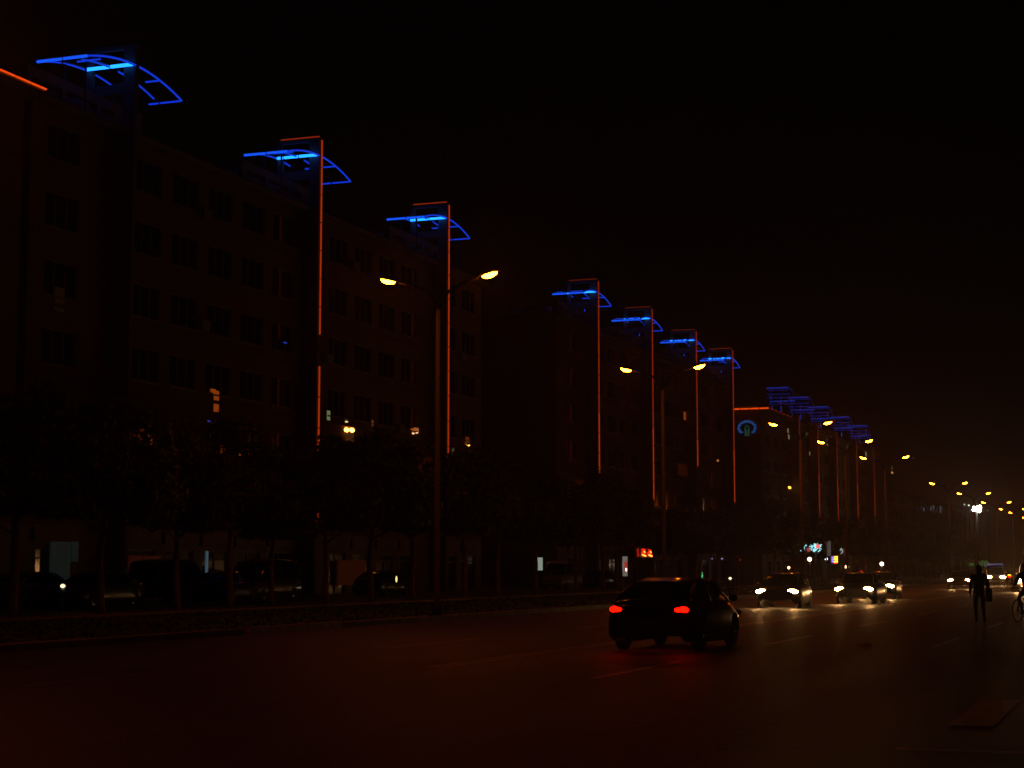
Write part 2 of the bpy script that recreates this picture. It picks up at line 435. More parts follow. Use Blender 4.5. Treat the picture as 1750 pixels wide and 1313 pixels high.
blk0, win0 = block('apartment_block', 30, 62.3, 22.3, 6, 3.6, 'dark block at the left edge outlined along its roof by a bright orange neon line', M['plaster2'])
t = MB(); seg_line(t, (XN-.03, 31, 22.5), (XN-.03, 62.3, 22.5), 1.1, .1, .048); cb = MB(); cb.box(XF+.6, XN-.12, 30, 62.3, 22.4, 22.6)
e = cb.build('roof_ledge', M['concrete'], blk0); t.build('neon_tube', M['orange_roof'], e)
F1 = [69.5, 88.95, 108.4]
blk1, win1 = block('apartment_block', 62.9, 117.5, 22.3, 6, 3.55, 'long dark apartment block in the foreground with three tall fins under blue arched canopies', M['plaster'], F1, acs=14)
F2 = [142.5, 159.7, 176.8, 193.6]
blk2, win2 = block('apartment_block', 134.5, 196.2, 22.3, 6, 3.8, 'dark apartment block in the middle with four orange fin outlines close together', M['plaster2'], F2, acs=10)
F3 = [232.7, 246.6, 262.0, 280.5, 298.4]
blk3, win3 = block('apartment_block', 213.4, 310, 21.4, 5, 5.2, 'farther dark block carrying the blue scalloped emblem and tiered faint blue roof canopies', M['plaster'], F3)
blk4, win4 = block('apartment_block', 322, 452, 16.4, 4, 6.0, 'farthest long dark block behind the small street lamps at the right', M['plaster2'])

O = (M['orange'], M['orange_dim'], M['orange_faint'])
O1 = (M['orange'], M['orange'], M['orange_dim'])
fin(blk1, F1[0], 26.75, 3, O1, dark_front=True)
t = MB(); t.tube([(XN-2.85, F1[0], 25.2), (XN-2.85, F1[0], 24.2)], .04, 6); t.build('neon_tube', M['orange_faint'], blk1.children[-1])
fin(blk1, F1[1], 26.75, 4.2, O1, gap=lambda p: 12.5 < p.z < 14.2)
fin(blk1, F1[2], 26.75, 4.6, O1)
for i, y in enumerate(F2): fin(blk2, y, 26.75, (9.7, 8.1, 12.2, 9.0)[i], O, r=.056)
for i, y in enumerate(F3): fin(blk3, y, 22.3, (9.5, 5.6, 7.8, 9.4, 10.5)[i], (M['orange_dim'], M['orange_faint'], O[2]), r=.06)
for i, y in enumerate(F1): canopy(blk1, y, q=(0, 1, 1)[i]); pergola(blk1, y)
for i, y in enumerate(F2): canopy(blk2, y, q=(2, 3, 3, 2)[i]); pergola(blk2, y)

def canopy_tiered(parent, Y):
    b = MB(); k = MB(); j = MB(); x0, x1 = XN, XN-2.9
    prof = [(Y-7.3, 25.3), (Y-5.2, 25.2), (Y-4.0, 24.7), (Y-3.2, 23.9)]
    for x in (x0, x1): b.tube([(x, y, z-.08) for y, z in prof], .05, 6); k.tube([(x, y, z) for y, z in prof], .05, 6)
    j.tube([(x0, Y-7.3, 25.3), (x1, Y-7.3, 25.3)], .09, 6); k.tube([(x0, Y-5.2, 25.2), (x1, Y-5.2, 25.2)], .05, 6)
    for z, yy, rr in ((24.55, -6.4, .05), (24.15, -5.6, .05), (23.9, -3.2, .08), (23.5, -3.6, .05)):
        (j if rr > .06 else k).tube([(x0+.1, Y+yy, z), (x1-.3, Y+yy, z)], rr, 6)
    for x in (x0-.6, x0-1.6, x1-.1): k.tube([(x, Y-4.5, 23.4), (x, Y-4.5, 24.6)], .05, 6)
    for x in (x1-.2, x1+1.0): j.tube([(x, Y-3.0, 22.5), (x, Y-3.0, 23.3)], .07, 6)
    for x in (x0, x1):
        for yy in (-7.3, -3.2): b.tube([(x, Y+yy, 21.6), (x, Y+yy, 25.2 if yy < -5 else 23.8)], .05, 6)
    c = b.build('roof_canopy', M['dark'], parent); k.build('neon_tube', M['blue_faint'], c); j.build('neon_tube', emit('blue_neon_far', (.03, .08, 1), .2), c)
for y in F3: canopy_tiered(blk3, y)

# orange roofline on the gable of the far block and the emblem below it
t = MB(); seg_line(t, (XN, 213.1, 21.5), (XN-4.9, 213.1, 21.5), 1.12, .12, .1); e = MB().box(XN-.0-13, XN-.1, 213.2, 213.39, 21.42, 21.66).build('roof_ledge', M['concrete'], blk3); t.build('neon_tube', M['orange_roof'], e)
t = MB(); seg_line(t, (XN, 213.4, 21.5), (XN, 228, 21.5), 2.4, .8, .06); t.build('neon_tube', M['orange_faint'], e)
cx, cy, cz = on_y(1276.5, 732, 213.1)
b = MB(); pr = []; N = 132
for i in range(N+1):
    a = R(-52)+R(284)*i/N
    rr = .82*(1+.15*abs(math.sin((a-R(90))*6.5)))
    pr.append((cx+rr*math.cos(a)*1.16, 213.1, cz+.04+.9*rr*math.sin(a)))
b.tube(pr, .15, 6)
em = b.build('emblem', M['emblem'], blk3)
b = MB()
for s in (-1, 1):
    b.tube([(cx+s*.24, 213.1, cz-1.0), (cx+s*.24, 213.1, cz+.05), (cx+s*.12, 213.1, cz+.27), (cx+s*.03, 213.1, cz+.36)], .06, 6)
    b.tube([(cx+s*.1, 213.1, cz-1.0), (cx+s*.1, 213.1, cz-.35), (cx+s*.13, 213.1, cz-.1)], .045, 6)
b.build('emblem_pillars', M['emblem_g'], em)
put(MB().box(-.9, .9, 0, .08, -.9, .9).data('emblem_backing', M['dark']), 'emblem_backing', em, (cx, 213.25, cz))

# lit panes and lamps in windows: (px, py, half w px, half h px, colour, strength)
def near_win(ws, y, z):
    return min(ws, key=lambda o: (o.location.y-y)**2+(o.location.z-z)**2)
EM = {}
def em_m(key, c, s):
    if key not in EM: EM[key] = emit(key, c, s)
    return EM[key]
def lit(px, py, hw, hh, key, c, s, ws, rnd=False):
    X, y, z = on_x(px, py, XF-.05); y0 = on_x(px-hw, py, X)[1]; y1 = on_x(px+hw, py, X)[1]; dz = hh*math.hypot(X, y)/FOC
    o = near_win(ws, y, z)
    if ws is not win0 and not (abs(o.location.y-y) < 1.1 and abs(o.location.z-z) < .7): pass
    b = MB(); oy, oz = y-o.location.y, z-o.location.z; h = (y1-y0)/2
    if rnd: b.ellipsoid((.02, oy, oz), (.12, max(h, .12), dz), 10, 6); nm = 'wall_lamp'
    else: b.box(-.09, .02 if abs(oy)+h > W2 or abs(oz)+dz > H2 else -.045, oy-h, oy+h, oz-dz, oz+dz); nm = 'lit_pane'
    return b.build(nm, em_m(key, c, s), o)
A, B_, C_ = (1, .16, .012), (1, .7, .3), (.7, .9, .4)
lit(368, 686, 4.2, 18, 'amber_curtain', A, .2, win1)
lit(365, 668, 4, 3, 'amber_curtain', A, .2, win1)
lit(100, 512, 8, 20, 'dim_window', (1, .4, .12), .004, win1)
lit(560, 712, 2.6, 10, 'pale_window', C_, .16, win1)
lit(590.5, 735, 3.6, 3.6, 'bright_bulb', (1, .3, .03), 20, win1, True)
lit(599.5, 735.5, 3.6, 3.6, 'bright_bulb', A, 14, win1, True)
lit(590, 721, 1.3, 1.3, 'small_bulb', B_, 1.2, win1, True)
lit(596, 745, 7, 9, 'dim_window2', (1, .35, .1), .03, win1)
lit(635, 727, 1.8, 9, 'reddish_window', (1, .25, .08), .07, win1)
lit(637.5, 736, 1.3, 1.3, 'reddish_bulb', (1, .25, .06), .8, win1, True)
lit(704.5, 738, 1.5, 5, 'amber_window', A, .4, win1); lit(711, 736, 3, 4.5, 'amber_window2', (1, .3, .08), .3, win1)
lit(704, 741, 1.2, 1.2, 'amber_bulb', (1, .6, .3), 1.6, win1, True); lit(710, 740, 1.2, 1, 'amber_bulb', B_, 1.6, win1, True)
lit(743, 742.5, 3.2, 2.4, 'warm_bulb', (1, .42, .04), 3.5, win1, True)
lit(797.5, 761, 3.4, 2.6, 'warm_bulb', (1, .42, .04), 3.5, win1, True); lit(798, 752, 2.4, 5, 'dim_window3', A, .08, win1)
lit(773, 771, 1.8, 4, 'pale_dim', C_, .06, win1)
lit(355, 720, 2.5, 1.2, 'blue_speck', (.05, .1, 1), .25, win1)
lit(488, 586, 2.5, 1.2, 'blue_speck', (.05, .1, 1), .25, win1)
lit(1007.5, 729.5, 2.2, 2, 'greenish_bulb', (.8, 1, .45), 3, win2, True); lit(1006, 722, 1.5, 5, 'pale_dim', C_, .06, win2)
lit(1170.5, 711.5, 3.2, 7, 'dim_amber', A, .17, win2)
lit(1225.5, 787.5, 1.6, 2, 'dim_amber_bulb', (1, .35, .1), .35, win2, True)
lit(1348.5, 833.5, 2.6, 2.2, 'warm_bulb', (1, .42, .04), 3.5, win3, True)
for x, y, hh, k in ((1346, 736, 4, 0), (1347.5, 747, 4, 0), (1353, 772, 7, 1), (1378, 742, 3, 1), (1383.5, 775.5, 3, 0), (1413, 759.5, 2, 0), (1413, 752, 3, 1), (1447, 764, 3, 1), (1454.5, 798.5, 3, 2), (1479.5, 777, 4.5, 0), (1524.5, 808, 1.5, 2), (1524, 800, 3, 1)):
    lit(x, y, 1.2, hh, ('far_pale', 'far_dim', 'far_amber')[k], ((.75, .7, .35), (.6, .5, .25), (1, .45, .12))[k], (.16, .05, .5)[k], win3)
for x, y, s in ((1560, 870, 0), (1567, 871, 0), (1573, 869, 0), (1578, 871, 1), (1584, 870, 0), (1591, 869, 1), (1595, 867, 1), (1595, 873, 0), (1601, 872, 0), (1607, 868, 1), (1607, 873, 1), (1536, 866, 0)):
    lit(x, y, .9, 3.2, ('far_blue', 'far_white')[s], ((.25, .35, .7), (.6, .7, .8))[s], (.03, .09)[s], win4)
lit(1561, 783, 1, 1, 'far_dim', B_, .1, win4)

# shop windows and signs, plus glowing panels painting light on the block fronts
def panel(root, px0, px1, py0, py1, name, key, c, s, X=XF+.2, th=.1):
    a = on_x(px0, (py0+py1)/2, X); e = on_x(px1, (py0+py1)/2, X); zt = on_x((px0+px1)/2, py0, X)[2]; zb = on_x((px0+px1)/2, py1, X)[2]
    return MB().box(X-th, X, a[1], e[1], zb, zt).build(name, em_m(key, c, s), root)
panel(blk1, 87, 120, 926, 1008, 'shop_window_wall_glow', 'cold_window', (.3, .62, .6), .010)
panel(blk1, 123.5, 134, 926, 960, 'shop_window_wall_glow', 'cold_window', (.3, .62, .6), .010)
panel(blk1, 353.6, 356, 942, 980, 'tube_light', 'cold_line', (.3, .6, .8), .10)
panel(blk1, 578, 625, 958, 1000, 'shop_window_wall_glow', 'orange_wall_glow', (1, .12, .01), .011)  # emissive panel painting the orange light on the wall
panel(blk1, 715, 748, 779, 812, 'wall_glow_patch', 'orange_wall_glow2', (1, .12, .015), .012, XF+.12)  # glowing patch, orange light painted onto the facade as emission
b_ = panel(blk2, 921.5, 927.5, 953, 975, 'light_box', 'light_box', (.7, .85, .7), .30, XF+.8, .3)
panel(blk2, 985, 1020, 822, 845, 'wall_glow_patch', 'orange_wall_glow2', (1, .12, .015), .012, XF+.12)
panel(blk2, 935, 965, 960, 985, 'shop_window_wall_glow', 'orange_wall_glow3', (1, .18, .02), .012)  # orange wall light again, painted as a dim emissive panel
panel(blk2, 1160, 1192, 795, 815, 'wall_glow_patch', 'orange_wall_glow2', (1, .12, .015), .012, XF+.12)
panel(blk1, 220, 275, 950, 985, 'shop_window_wall_glow', 'red_panel_glow', (1, .08, .03), .012)  # dim red emissive panel at shop level

# ------------------------------------------------------------------ street lamps
pole = MB(); pole.tube([(0, 0, .0), (0, 0, .5), (0, 0, .52), (0, 0, 9.7)], [.17, .17, .105, .06], 10)
pole.box(-.2, .2, -.2, .2, 0.1, .14)
POLE = pole.data('pole', M['steel'])
def arm_mb(s):
    b = MB(); b.tube([(0, 0, 9.5), (s*.12, 0, 9.95), (s*.4, 0, 10.3), (s*.9, 0, 10.52), (s*1.35, 0, 10.62)], [.045, .045, .042, .038, .035], 8); return b
rotm = {s: Matrix.Rotation(-s*R(14), 3, 'Y') for s in (-1, 1)}
def street_lamp(loc, lit_=True):
    root = empty('street_lamp', loc)
    put(POLE, 'pole', root)
    for s in (-1, 1):
        a = arm_mb(s).build('lamp_arm', M['near_black'], root)
        h = MB(); h.ellipsoid((s*1.7, 0, 10.74), (.42, .17, .14), 14, 6, 0, 1, rotm[s]); h.quad(*[Vector((s*1.7, 0, 10.74))+rotm[s] @ Vector((.42*math.cos(q*math.pi/6), .17*math.sin(q*math.pi/6), 0)) for q in range(12)])
        hh = h.build('lamp_head', M['near_black'], root)
        l = MB(); l.ellipsoid((s*1.74, 0, 10.73), (.26, .13, .12), 14, 5, -1, 0, rotm[s])
        l.build('lamp_lens', M['lamp'], hh)
    return root
LY = [23.9, 49.7, 76.15, 108.9, 125.6, 145.0, 191.9, 219.4, 250.9, 279.8, 298.5, 330, 362, 395]
lab = ['twin arm street lamp beside the left edge, nearest of the row', 'twin arm street lamp whose slim pole stands beside the third neon fin',
       'twin arm street lamp with its pole between the middle block fins', 'twin arm street lamp with the brightest glare, above the far block canopies']
l0 = street_lamp((-21, LY[0], 0))
for i, y in enumerate(LY):
    o = l0 if i == 0 else copy_tree(l0)
    o.location = (-21, y, 0)
    tag(o, lab[i] if i < 4 else 'twin arm sodium street lamp, %s of the lit row counted from the left edge' % ORD[i], 'street lamp', 'twin arm street lamps along the far kerb')

# ------------------------------------------------------------------ trees
def tree_data(seed, H=6.9, cr=2.5):
    rnd = random.Random(seed)
    tb = MB(); tb.tube([(0, 0, 0), (.03, .02, .6), (.06, -.03, 1.8), (rnd.uniform(-.1, .1), .05, 3.2), (rnd.uniform(-.2, .2), 0, 5.0), (0, 0, H-.8)], [.15, .12, .105, .09, .05, .02], 8)
    tips = []
    for k in range(11):
        a = rnd.uniform(0, 6.28); z = rnd.uniform(2.5, 4.8); L = rnd.uniform(1.2, 2.3)*(1 if z < 4 else .8)
        e = Vector((math.cos(a)*L, math.sin(a)*L, z+rnd.uniform(.5, 1.7))); m = Vector((math.cos(a)*L*.45, math.sin(a)*L*.45, z+(e.z-z)*.35))
        tb.tube([(0, 0, z), m, e], [.05, .035, .012], 5); tips += [e, m.lerp(e, .6)]
    cb = MB()
    cl = []
    for e in tips: cl.append((e, rnd.uniform(.55, 1.0)))
    for k in range(26):
        a = rnd.uniform(0, 6.28); u = rnd.uniform(-.9, 1); rr = cr*math.sqrt(1-u*u)*rnd.uniform(.45, 1)
        cl.append((Vector((math.cos(a)*rr, math.sin(a)*rr, 4.7+u*2.0)), rnd.uniform(.4, .85)))
    for c, r in cl:
        cb.m = 1 if rnd.random() < .35 else 0
        for q in range(int(190*r)):
            d = Vector((rnd.gauss(0, 1), rnd.gauss(0, 1), rnd.gauss(0, .8))).normalized()*r*rnd.uniform(.4, 1.05); p = c+d
            if p.z < 3.05: continue
            s = rnd.uniform(.06, .13); n1 = Vector((rnd.gauss(0, 1), rnd.gauss(0, 1), rnd.gauss(0, 1))).normalized(); n2 = n1.cross(Vector((rnd.gauss(0, 1), rnd.gauss(0, 1), rnd.gauss(0, 1)))).normalized()
            cb.quad(p-n1*s*1.5, p+n2*s*.6, p+n1*s*1.5, p-n2*s*.6)
    return tb.data('trunk', M['bark']), cb.data('crown', [M['leafA'], M['leafB']])
TD = [tree_data(k) for k in range(5)]
ty = [43.5, 48.2, 52.6, 57.0, 60.6, 64.6, 69.5, 74.5, 80.2, 85.6, 91, 96.8, 102.5, 107.5, 120.5, 126.5, 133, 139.5, 146, 153, 160, 167, 175, 183, 191, 200, 209, 218, 228, 238, 249, 260, 272, 285, 298, 312, 326]
for i, y in enumerate(ty):
    t, c = TD[i % 5]; r = empty('street_tree', (-32.4+random.uniform(-.4, .4), y, .05), random.uniform(0, 6.28)); sx = random.uniform(.88, 1.12)*(1.0 if y < 100 else .93); r.scale = (sx, sx, sx*random.uniform(.93, 1.08))
    put(t, 'trunk', r); put(c, 'crown', r)
    tag(r, 'young street tree on the verge, %s in the row from the left edge' % ORD[i] if i < 17 else 'small dark far street tree, %s in the row from the left' % ORD[i], 'tree', 'street trees along the verge')
# ------------------------------------------------------------------ vehicles
PI = math.pi
def sec(y, w, zb, zm, zt, crown=.03, inset=.12):
    h = [(w*.86, zb), (w*.98, zb+.10), (w, (zb+zm)/2), (w*.985, zm), (w-inset, zt), (w*.45, zt+crown*.8), (0, zt+crown)]
    return [(x, y, z) for x, z in h]+[(-x, y, z) for x, z in reversed(h[:-1])]
def wheel_data():
    t = MB(); R0, R1, wd = .31, .19, .1
    secs = []
    for r, x in ((R1, -wd), (R0-.03, -wd), (R0, -wd*.7), (R0, wd*.7), (R0-.03, wd), (R1, wd)):
        secs.append([(x, r*math.cos(2*math.pi*k/20), r*math.sin(2*math.pi*k/20)) for k in range(20)])
    t.loft(secs, closed=True, cap=False)
    r_ = MB(); r_.tube([(-.02, 0, 0), (.075, 0, 0)], [.2, .18], 18)
    for k in range(5):
        a = 2*math.pi*k/5; r_.tube([(.085, .03*math.cos(a), .03*math.sin(a)), (.09, .17*math.cos(a), .17*math.sin(a))], .022, 5)
    return t.data('tyre', M['rubber']), r_.data('rim', M['rim'])
TYRE, RIM = wheel_data()
def car(name, loc, rz, paint, label, cat='car', style='sedan', head=None, fog=None, tail=None, amber=False, group=None):
    """front towards local +y"""
    root = empty(name, loc, rz); tag(root, label, cat, group)
    W = .86
    b = MB()
    if style == 'sedan':
        S = [(-2.24, .74, .30, .60, .84), (-2.18, .81, .20, .64, .94), (-1.75, .86, .16, .72, .98), (-1.1, W+.01, .14, .74, .97), (0, W+.01, .13, .74, .95), (.8, W+.01, .13, .72, .94), (1.2, .86, .14, .70, .92), (1.8, .83, .16, .66, .84), (2.12, .76, .26, .58, .74), (2.22, .66, .34, .52, .64)]
        G = [(-1.85, .66, .97), (-1.1, .60, 1.33), (-.5, .585, 1.40), (.1, .585, 1.40), (.5, .60, 1.34), (1.25, .68, .93)]
    elif style == 'van':
        S = [(-2.2, .80, .36, .8, 1.05), (-2.14, .85, .26, .85, 1.1), (-1, .87, .2, .85, 1.1), (0, .87, .2, .85, 1.1), (1.2, .87, .2, .82, 1.08), (1.8, .85, .22, .8, 1.0), (2.1, .78, .28, .7, .85), (2.18, .7, .36, .6, .75)]
        G = [(-2.12, .76, 1.09), (-2.0, .70, 1.82), (-1.0, .71, 1.92), (.5, .71, 1.92), (1.05, .69, 1.8), (1.82, .74, 1.0)]
    for_ = [sec(*q) for q in S]; b.loft(for_); b.build('body', paint, root)
    # greenhouse glass then painted roof and pillars
    g = MB(); gs = []
    zb = [q[2] for q in G]
    def belt(y):
        for a, c in zip(S, S[1:]):
            if a[0] <= y <= c[0]: f = (y-a[0])/(c[0]-a[0]); return a[4]+(c[4]-a[4])*f
        return S[0][4]
    for y, hw, z in G:
        zz = belt(y)-.02; z = max(z, zz+.02); bw = .75 if style == 'sedan' else .79
        gs.append([(bw, y, zz), (bw+(hw-bw)*.9, y, zz+(z-zz)*.88), (hw-.06, y, z-.01), (0, y, z), (-hw+.06, y, z-.01), (-bw-(hw-bw)*.9, y, zz+(z-zz)*.88), (-bw, y, zz)])
    g.loft(gs); g.build('windows', M['glass'], root)
    r = MB()
    rs = [[(x*1.01, y, z+.006) for x, y, z in s[2:5]] for s in gs[1:5]]
    rs = [[(s[0][0]+.03, s[0][1], s[0][2]-.03)]+s+[(s[-1][0]-.03, s[-1][1], s[-1][2]-.03)] for s in rs]
    r.loft(rs, cap=False)
    for s in (0, -1):
        r.tube([(gs[5][s][0]*.99, gs[5][s][1], gs[5][s][2]+.02), (gs[4][1 if s == 0 else -2][0], gs[4][1][1], gs[4][1][2]), (gs[4][2 if s == 0 else -3][0], gs[4][2][1], gs[4][2][2])], .03, 6)
        r.tube([(gs[0][s][0]*.99, gs[0][s][1], gs[0][s][2]+.02), (gs[1][1 if s == 0 else -2][0], gs[1][1][1], gs[1][1][2])], .04, 6)
        r.tube([(gs[2][s][0], -.35, gs[2][0][2]), (gs[2][1 if s == 0 else -2][0]*1.01, -.35, gs[2][1][2])], .03, 6)
    r.build('roof', paint, root)
    for y in (-1.33, 1.35):
        for s in (-1, 1):
            wh = put(TYRE, 'wheel', root, (s*(W-.1), y, .31), (0, 0, 0 if s > 0 else math.pi)); put(RIM, 'rim', wh)
            a = MB(); a.loft([[(s*xx, y+.37*math.cos(PI*k/14), .30+.37*math.sin(PI*k/14)) for k in range(15)] for xx in (W-.22, W+.004)], closed=True); a.build('wheel_arch', M['rubber'], root)
    ty_ = .98 if style == 'van' else 1.0
    fz = .66 if style == 'sedan' else .78; fy = 2.0 if style == 'sedan' else 2.03
    for s in (-1, 1):
        l = MB(); l.ellipsoid((s*.58, fy+.10, fz), (.26, .10, .095), 12, 6); l.build('headlight', head or M['lensoff'], root)
        l = MB(); l.ellipsoid((s*.55, fy+.13, .37), (.10, .08, .05), 10, 5); l.build('fog_lamp', fog or M['lensoff'], root)
        tz = .80 if style == 'sedan' else .95
        l = MB(); l.ellipsoid((s*.62, -2.17 if style == 'sedan' else -2.13, tz), (.17, .09, .075), 12, 6); l.build('tail_light', tail or M['redoff'], root)
        if amber:
            l = MB(); l.ellipsoid((s*.62, -2.2, tz+.13), (.15, .08, .05), 10, 5); l.build('indicator', M['amber'], root)
        m_ = MB(); m_.ellipsoid((s*.96, .78, .98 if style == 'sedan' else 1.2), (.1, .06, .07), 10, 5); m_.build('wing_mirror', paint, root)
    g = MB(); g.box(-.36, .36, fy+.17, fy+.2, .5, .6)
    for k in range(4): g.box(-.35, .35, fy+.2, fy+.215, .51+k*.025, .517+k*.025)
    g.build('grille', M['chrome'], root)
    g = MB(); g.box(-.22, .22, -2.27, -2.24, .5, .62); g.build('licence_plate', M['plate'], root)
    MB().box(-.7, .7, -2.262, -2.2, .34, .42).build('bumper', M['rubber'], root); MB().box(-.66, .66, fy+.12, fy+.19, .3, .36).build('bumper', M['rubber'], root)
    return root
car('sedan', (-14.3, 70.2, 0), PI+R(3), PAINT['black'], 'black sedan coming this way with headlights and fog lamps lit, leftmost of the oncoming cars', head=M['head'], fog=M['fog'], group='oncoming cars')
car('sedan', (-12.6, 79.0, 0), PI, PAINT['grey'], 'dark grey sedan with two bright headlights right of the leftmost oncoming car', head=M['head'], group='oncoming cars')
car('sedan', (-13.6, 92.0, 0), PI+R(2), PAINT['blue'], 'dark blue sedan with lit headlights close behind the grey oncoming sedan', head=M['head'], group='oncoming cars')
car('sedan', (-14.0, 135.5, 0), PI, PAINT['grey'], 'distant grey sedan with lit headlights and fog lamps just left of the walking person', head=M['head'], fog=M['fog'], group='oncoming cars')
v = car('minibus', (-13.9, 162, 0), PI+R(8), PAINT['silver'], 'distant minibus with a pale blue lit strip along its roof, behind the far oncoming sedan', 'minibus', 'van', head=M['head'])
b = MB(); b.box(-.7, .7, 1.06, 1.2, 1.84, 1.98); b.box(.72, .78, -1.9, 1.0, 1.7, 1.85); b.box(-.78, -.72, -1.9, 1.0, 1.7, 1.85); b.build('light_strip', emit('pale_blue_strip', (.3, .3, .75), .14), v)
# outgoing
car('sedan', (-9.2, 34.4, 0), 0, PAINT['black'], 'black sedan driving away with red tail lights lit, nearest car on the road', tail=M['tail'], group='cars driving away')
car('sedan', (-13.6, 169, 0), 0, PAINT['maroon'], 'distant car driving away with amber indicators above its red tail lights', tail=M['tail'], amber=True, group='cars driving away')
hx = on_y(1745, 984, 118)
car('van', (hx[0]+.58, 120.1, 0), PI, PAINT['white'], 'van with dazzling headlights coming into view at the right edge', 'van', 'van', head=emit('dazzling_headlight', (1, .48, .16), 600))
# parked cars on the service lane between the trees and the shops
for px, L_, st, pt, rz, lb in ((60, 40.5, 'sedan', 'silver', 0, 'silver sedan parked in front of the pale green lit shop, leftmost of the parked cars'),
                               (165, 38.5, 'sedan', 'grey', PI, 'grey sedan parked under the trees right of the silver sedan'),
                               (290, 41, 'van', 'maroon', 0, 'maroon van parked by the reddish glowing panel'),
                               (385, 37.5, 'sedan', 'black', R(12), 'black sedan parked at a slight angle behind the young tree trunks'),
                               (449, 38.0, 'van', 'grey', PI, 'grey van parked with its windscreen facing the road, left of a bare trunk'),
                               (655, 40.5, 'sedan', 'blue', 0, 'dark blue sedan parked beside the orange lit shop wall'),
                               (960, 40.0, 'van', 'silver', PI, 'silver van parked below the white vertical light box'),
                               (1025, 40.0, 'sedan', 'maroon', 0, 'maroon sedan parked just left of the round red and white lit sign')):
    p = on_x(px, 985, -L_)
    car('van' if st == 'van' else 'sedan', (-L_, p[1], .05), rz, PAINT[pt], lb, 'van' if st == 'van' else 'car', st, group='parked cars in the service lane')
# scooters; the first one stands in for a parked car's headlight glint
def scooter(loc, rz, label, k):
    r = empty('motor_scooter', loc, rz); tag(r, label, 'scooter', 'scooters standing at the roadside')
    b = MB(); b.loft([[(.16, -.75, .45), (.14, -.75, .7), (-.14, -.75, .7), (-.16, -.75, .45)], [(.17, -.2, .3), (.13, -.2, .72), (-.13, -.2, .72), (-.17, -.2, .3)], [(.17, .0, .25), (.17, .0, .32), (-.17, .0, .32), (-.17, .0, .25)], [(.17, .35, .25), (.17, .35, .32), (-.17, .35, .32), (-.17, .35, .25)]], closed=True); b.build('body', PAINT['blue'], r)
    b = MB(); b.loft([[(.2, .36, .28), (-.2, .36, .28), (-.2, .4, .28), (.2, .4, .28)], [(.17, .52, .9), (-.17, .52, .9), (-.17, .58, .9), (.17, .58, .9)]], closed=True); b.build('leg_shield', PAINT['blue'], r)
    b = MB(); b.tube([(0, .62, .3), (0, .5, 1.0)], .03, 8); b.tube([(-.33, .42, 1.03), (-.1, .5, 1.02), (.1, .5, 1.02), (.33, .42, 1.03)], .015, 6); b.build('handlebar', M['dark'], r)
    b = MB(); b.ellipsoid((0, -.35, .77), (.14, .38, .07), 12, 6); b.build('seat', M['rubber'], r)
    for y in (-.6, .66):
        b = MB(); b.tube([(-.05, y, .23), (.05, y, .23)], .23, 18); b.build('wheel', M['rubber'], r)
    b = MB(); b.ellipsoid((0, .6, .92), (.09, .06, .07), 12, 6); b.build('headlight', em_m('scooter_lamp', (1, .8, .5), k), r)
p = on_x(110, 998, -36); scooter((-36, p[1], .05), R(-150), 'motor scooter standing for a parked car headlight glint below the pale green shop window', 1.4)
p = on_x(1244, 1015, -22.2); scooter((p[0], p[1]+.5, .1), R(-165), 'motor scooter with a pale lamp at the kerb left of the oncoming black sedan', 1.0)

# ------------------------------------------------------------------ signs and small lights
def stroke(b, strokes, ox, oz, s, y, th=.06):
    for x0, z0, x1, z1 in strokes: b.tube([(ox+x0*s, y, oz+z0*s), (ox+x1*s, y, oz+z1*s)], th, 5)
# red sign above a shop: lettering facing the road (plane x = const, letters run along +y)
def sign_on(root_loc, label, cat, group=None):
    r = empty('shop_sign', root_loc); tag(r, label, cat, group); return r
p = on_x(1104, 945, -44.6)
r = sign_on((p[0], p[1], 0), 'red glowing shop sign with yellow cores above the middle block shops', 'sign')
MB().box(-.9, -.04, -3.4, 2.6, p[2]-.48, p[2]+.48).build('sign_box', M['dark'], r)
MB().box(-.95, -.9, -.1, .1, 0, p[2]-.48).build('post', M['dark'], r)
def glyphs(strokes, s, oy, oz, x, th, m, parent, nm='glyph', zs=1.0):
    b = MB()
    for y0, z0, y1, z1 in strokes: b.tube([(x, oy+y0*s, oz+z0*s*zs), (x, oy+y1*s, oz+z1*s*zs)], th, 6)
    b.build(nm, m, parent)
mred = emit('red_sign', (1, .015, .004), 2.0); mhot = emit('red_sign_core', (1, .16, .02), 7)
glyphs([(0, -.5, 0, .5), (-.2, .4, .15, .4)], .7, -2.7, p[2], 0, .07, emit('red_sign_dim', (1, .01, .004), .5), r)
for oy in (-.75, 1.35):
    glyphs([(-.6, .45, .6, .45), (0, .6, 0, -.1), (-.55, .1, .55, .1), (-.55, .1, -.55, -.3), (.55, .1, .55, -.3), (-.35, -.05, .35, .3)], 1.15, oy, p[2], 0, .05, mred, r, zs=.55)
    glyphs([(-.5, -.3, .45, -.5), (-.05, .2, .1, .05)], 1.1, oy, p[2], .05, .065, mhot, r, zs=.55)
p = on_x(1069, 968, -43); r = empty('lit_sign', (p[0], p[1], 0)); tag(r, 'white lit sign box with red ornament standing below the red shop sign', 'sign')
MB().box(-.15, .0, -.62, .62, p[2]-.85, p[2]+.85).build('light_box', emit('white_box', (.8, .75, .65), .16), r)
MB().box(-.12, -.03, -.1, .1, 0, p[2]-.85).build('post', M['dark'], r)
glyphs([(-.4, .4, .4, .4), (0, .6, 0, -.6), (-.45, .05, .45, .05), (-.4, -.5, .4, -.5), (-.4, .4, -.4, -.5), (.4, .4, .4, -.5)], .85, 0, p[2], .03, .05, emit('red_ornament', (1, .08, .05), .3), r, 'ornament')
MB().ellipsoid((.05, 0, p[2]-.3), (.06, .2, .16), 10, 6).build('bulb', emit('box_bulb', (1, .85, .7), 3), r)
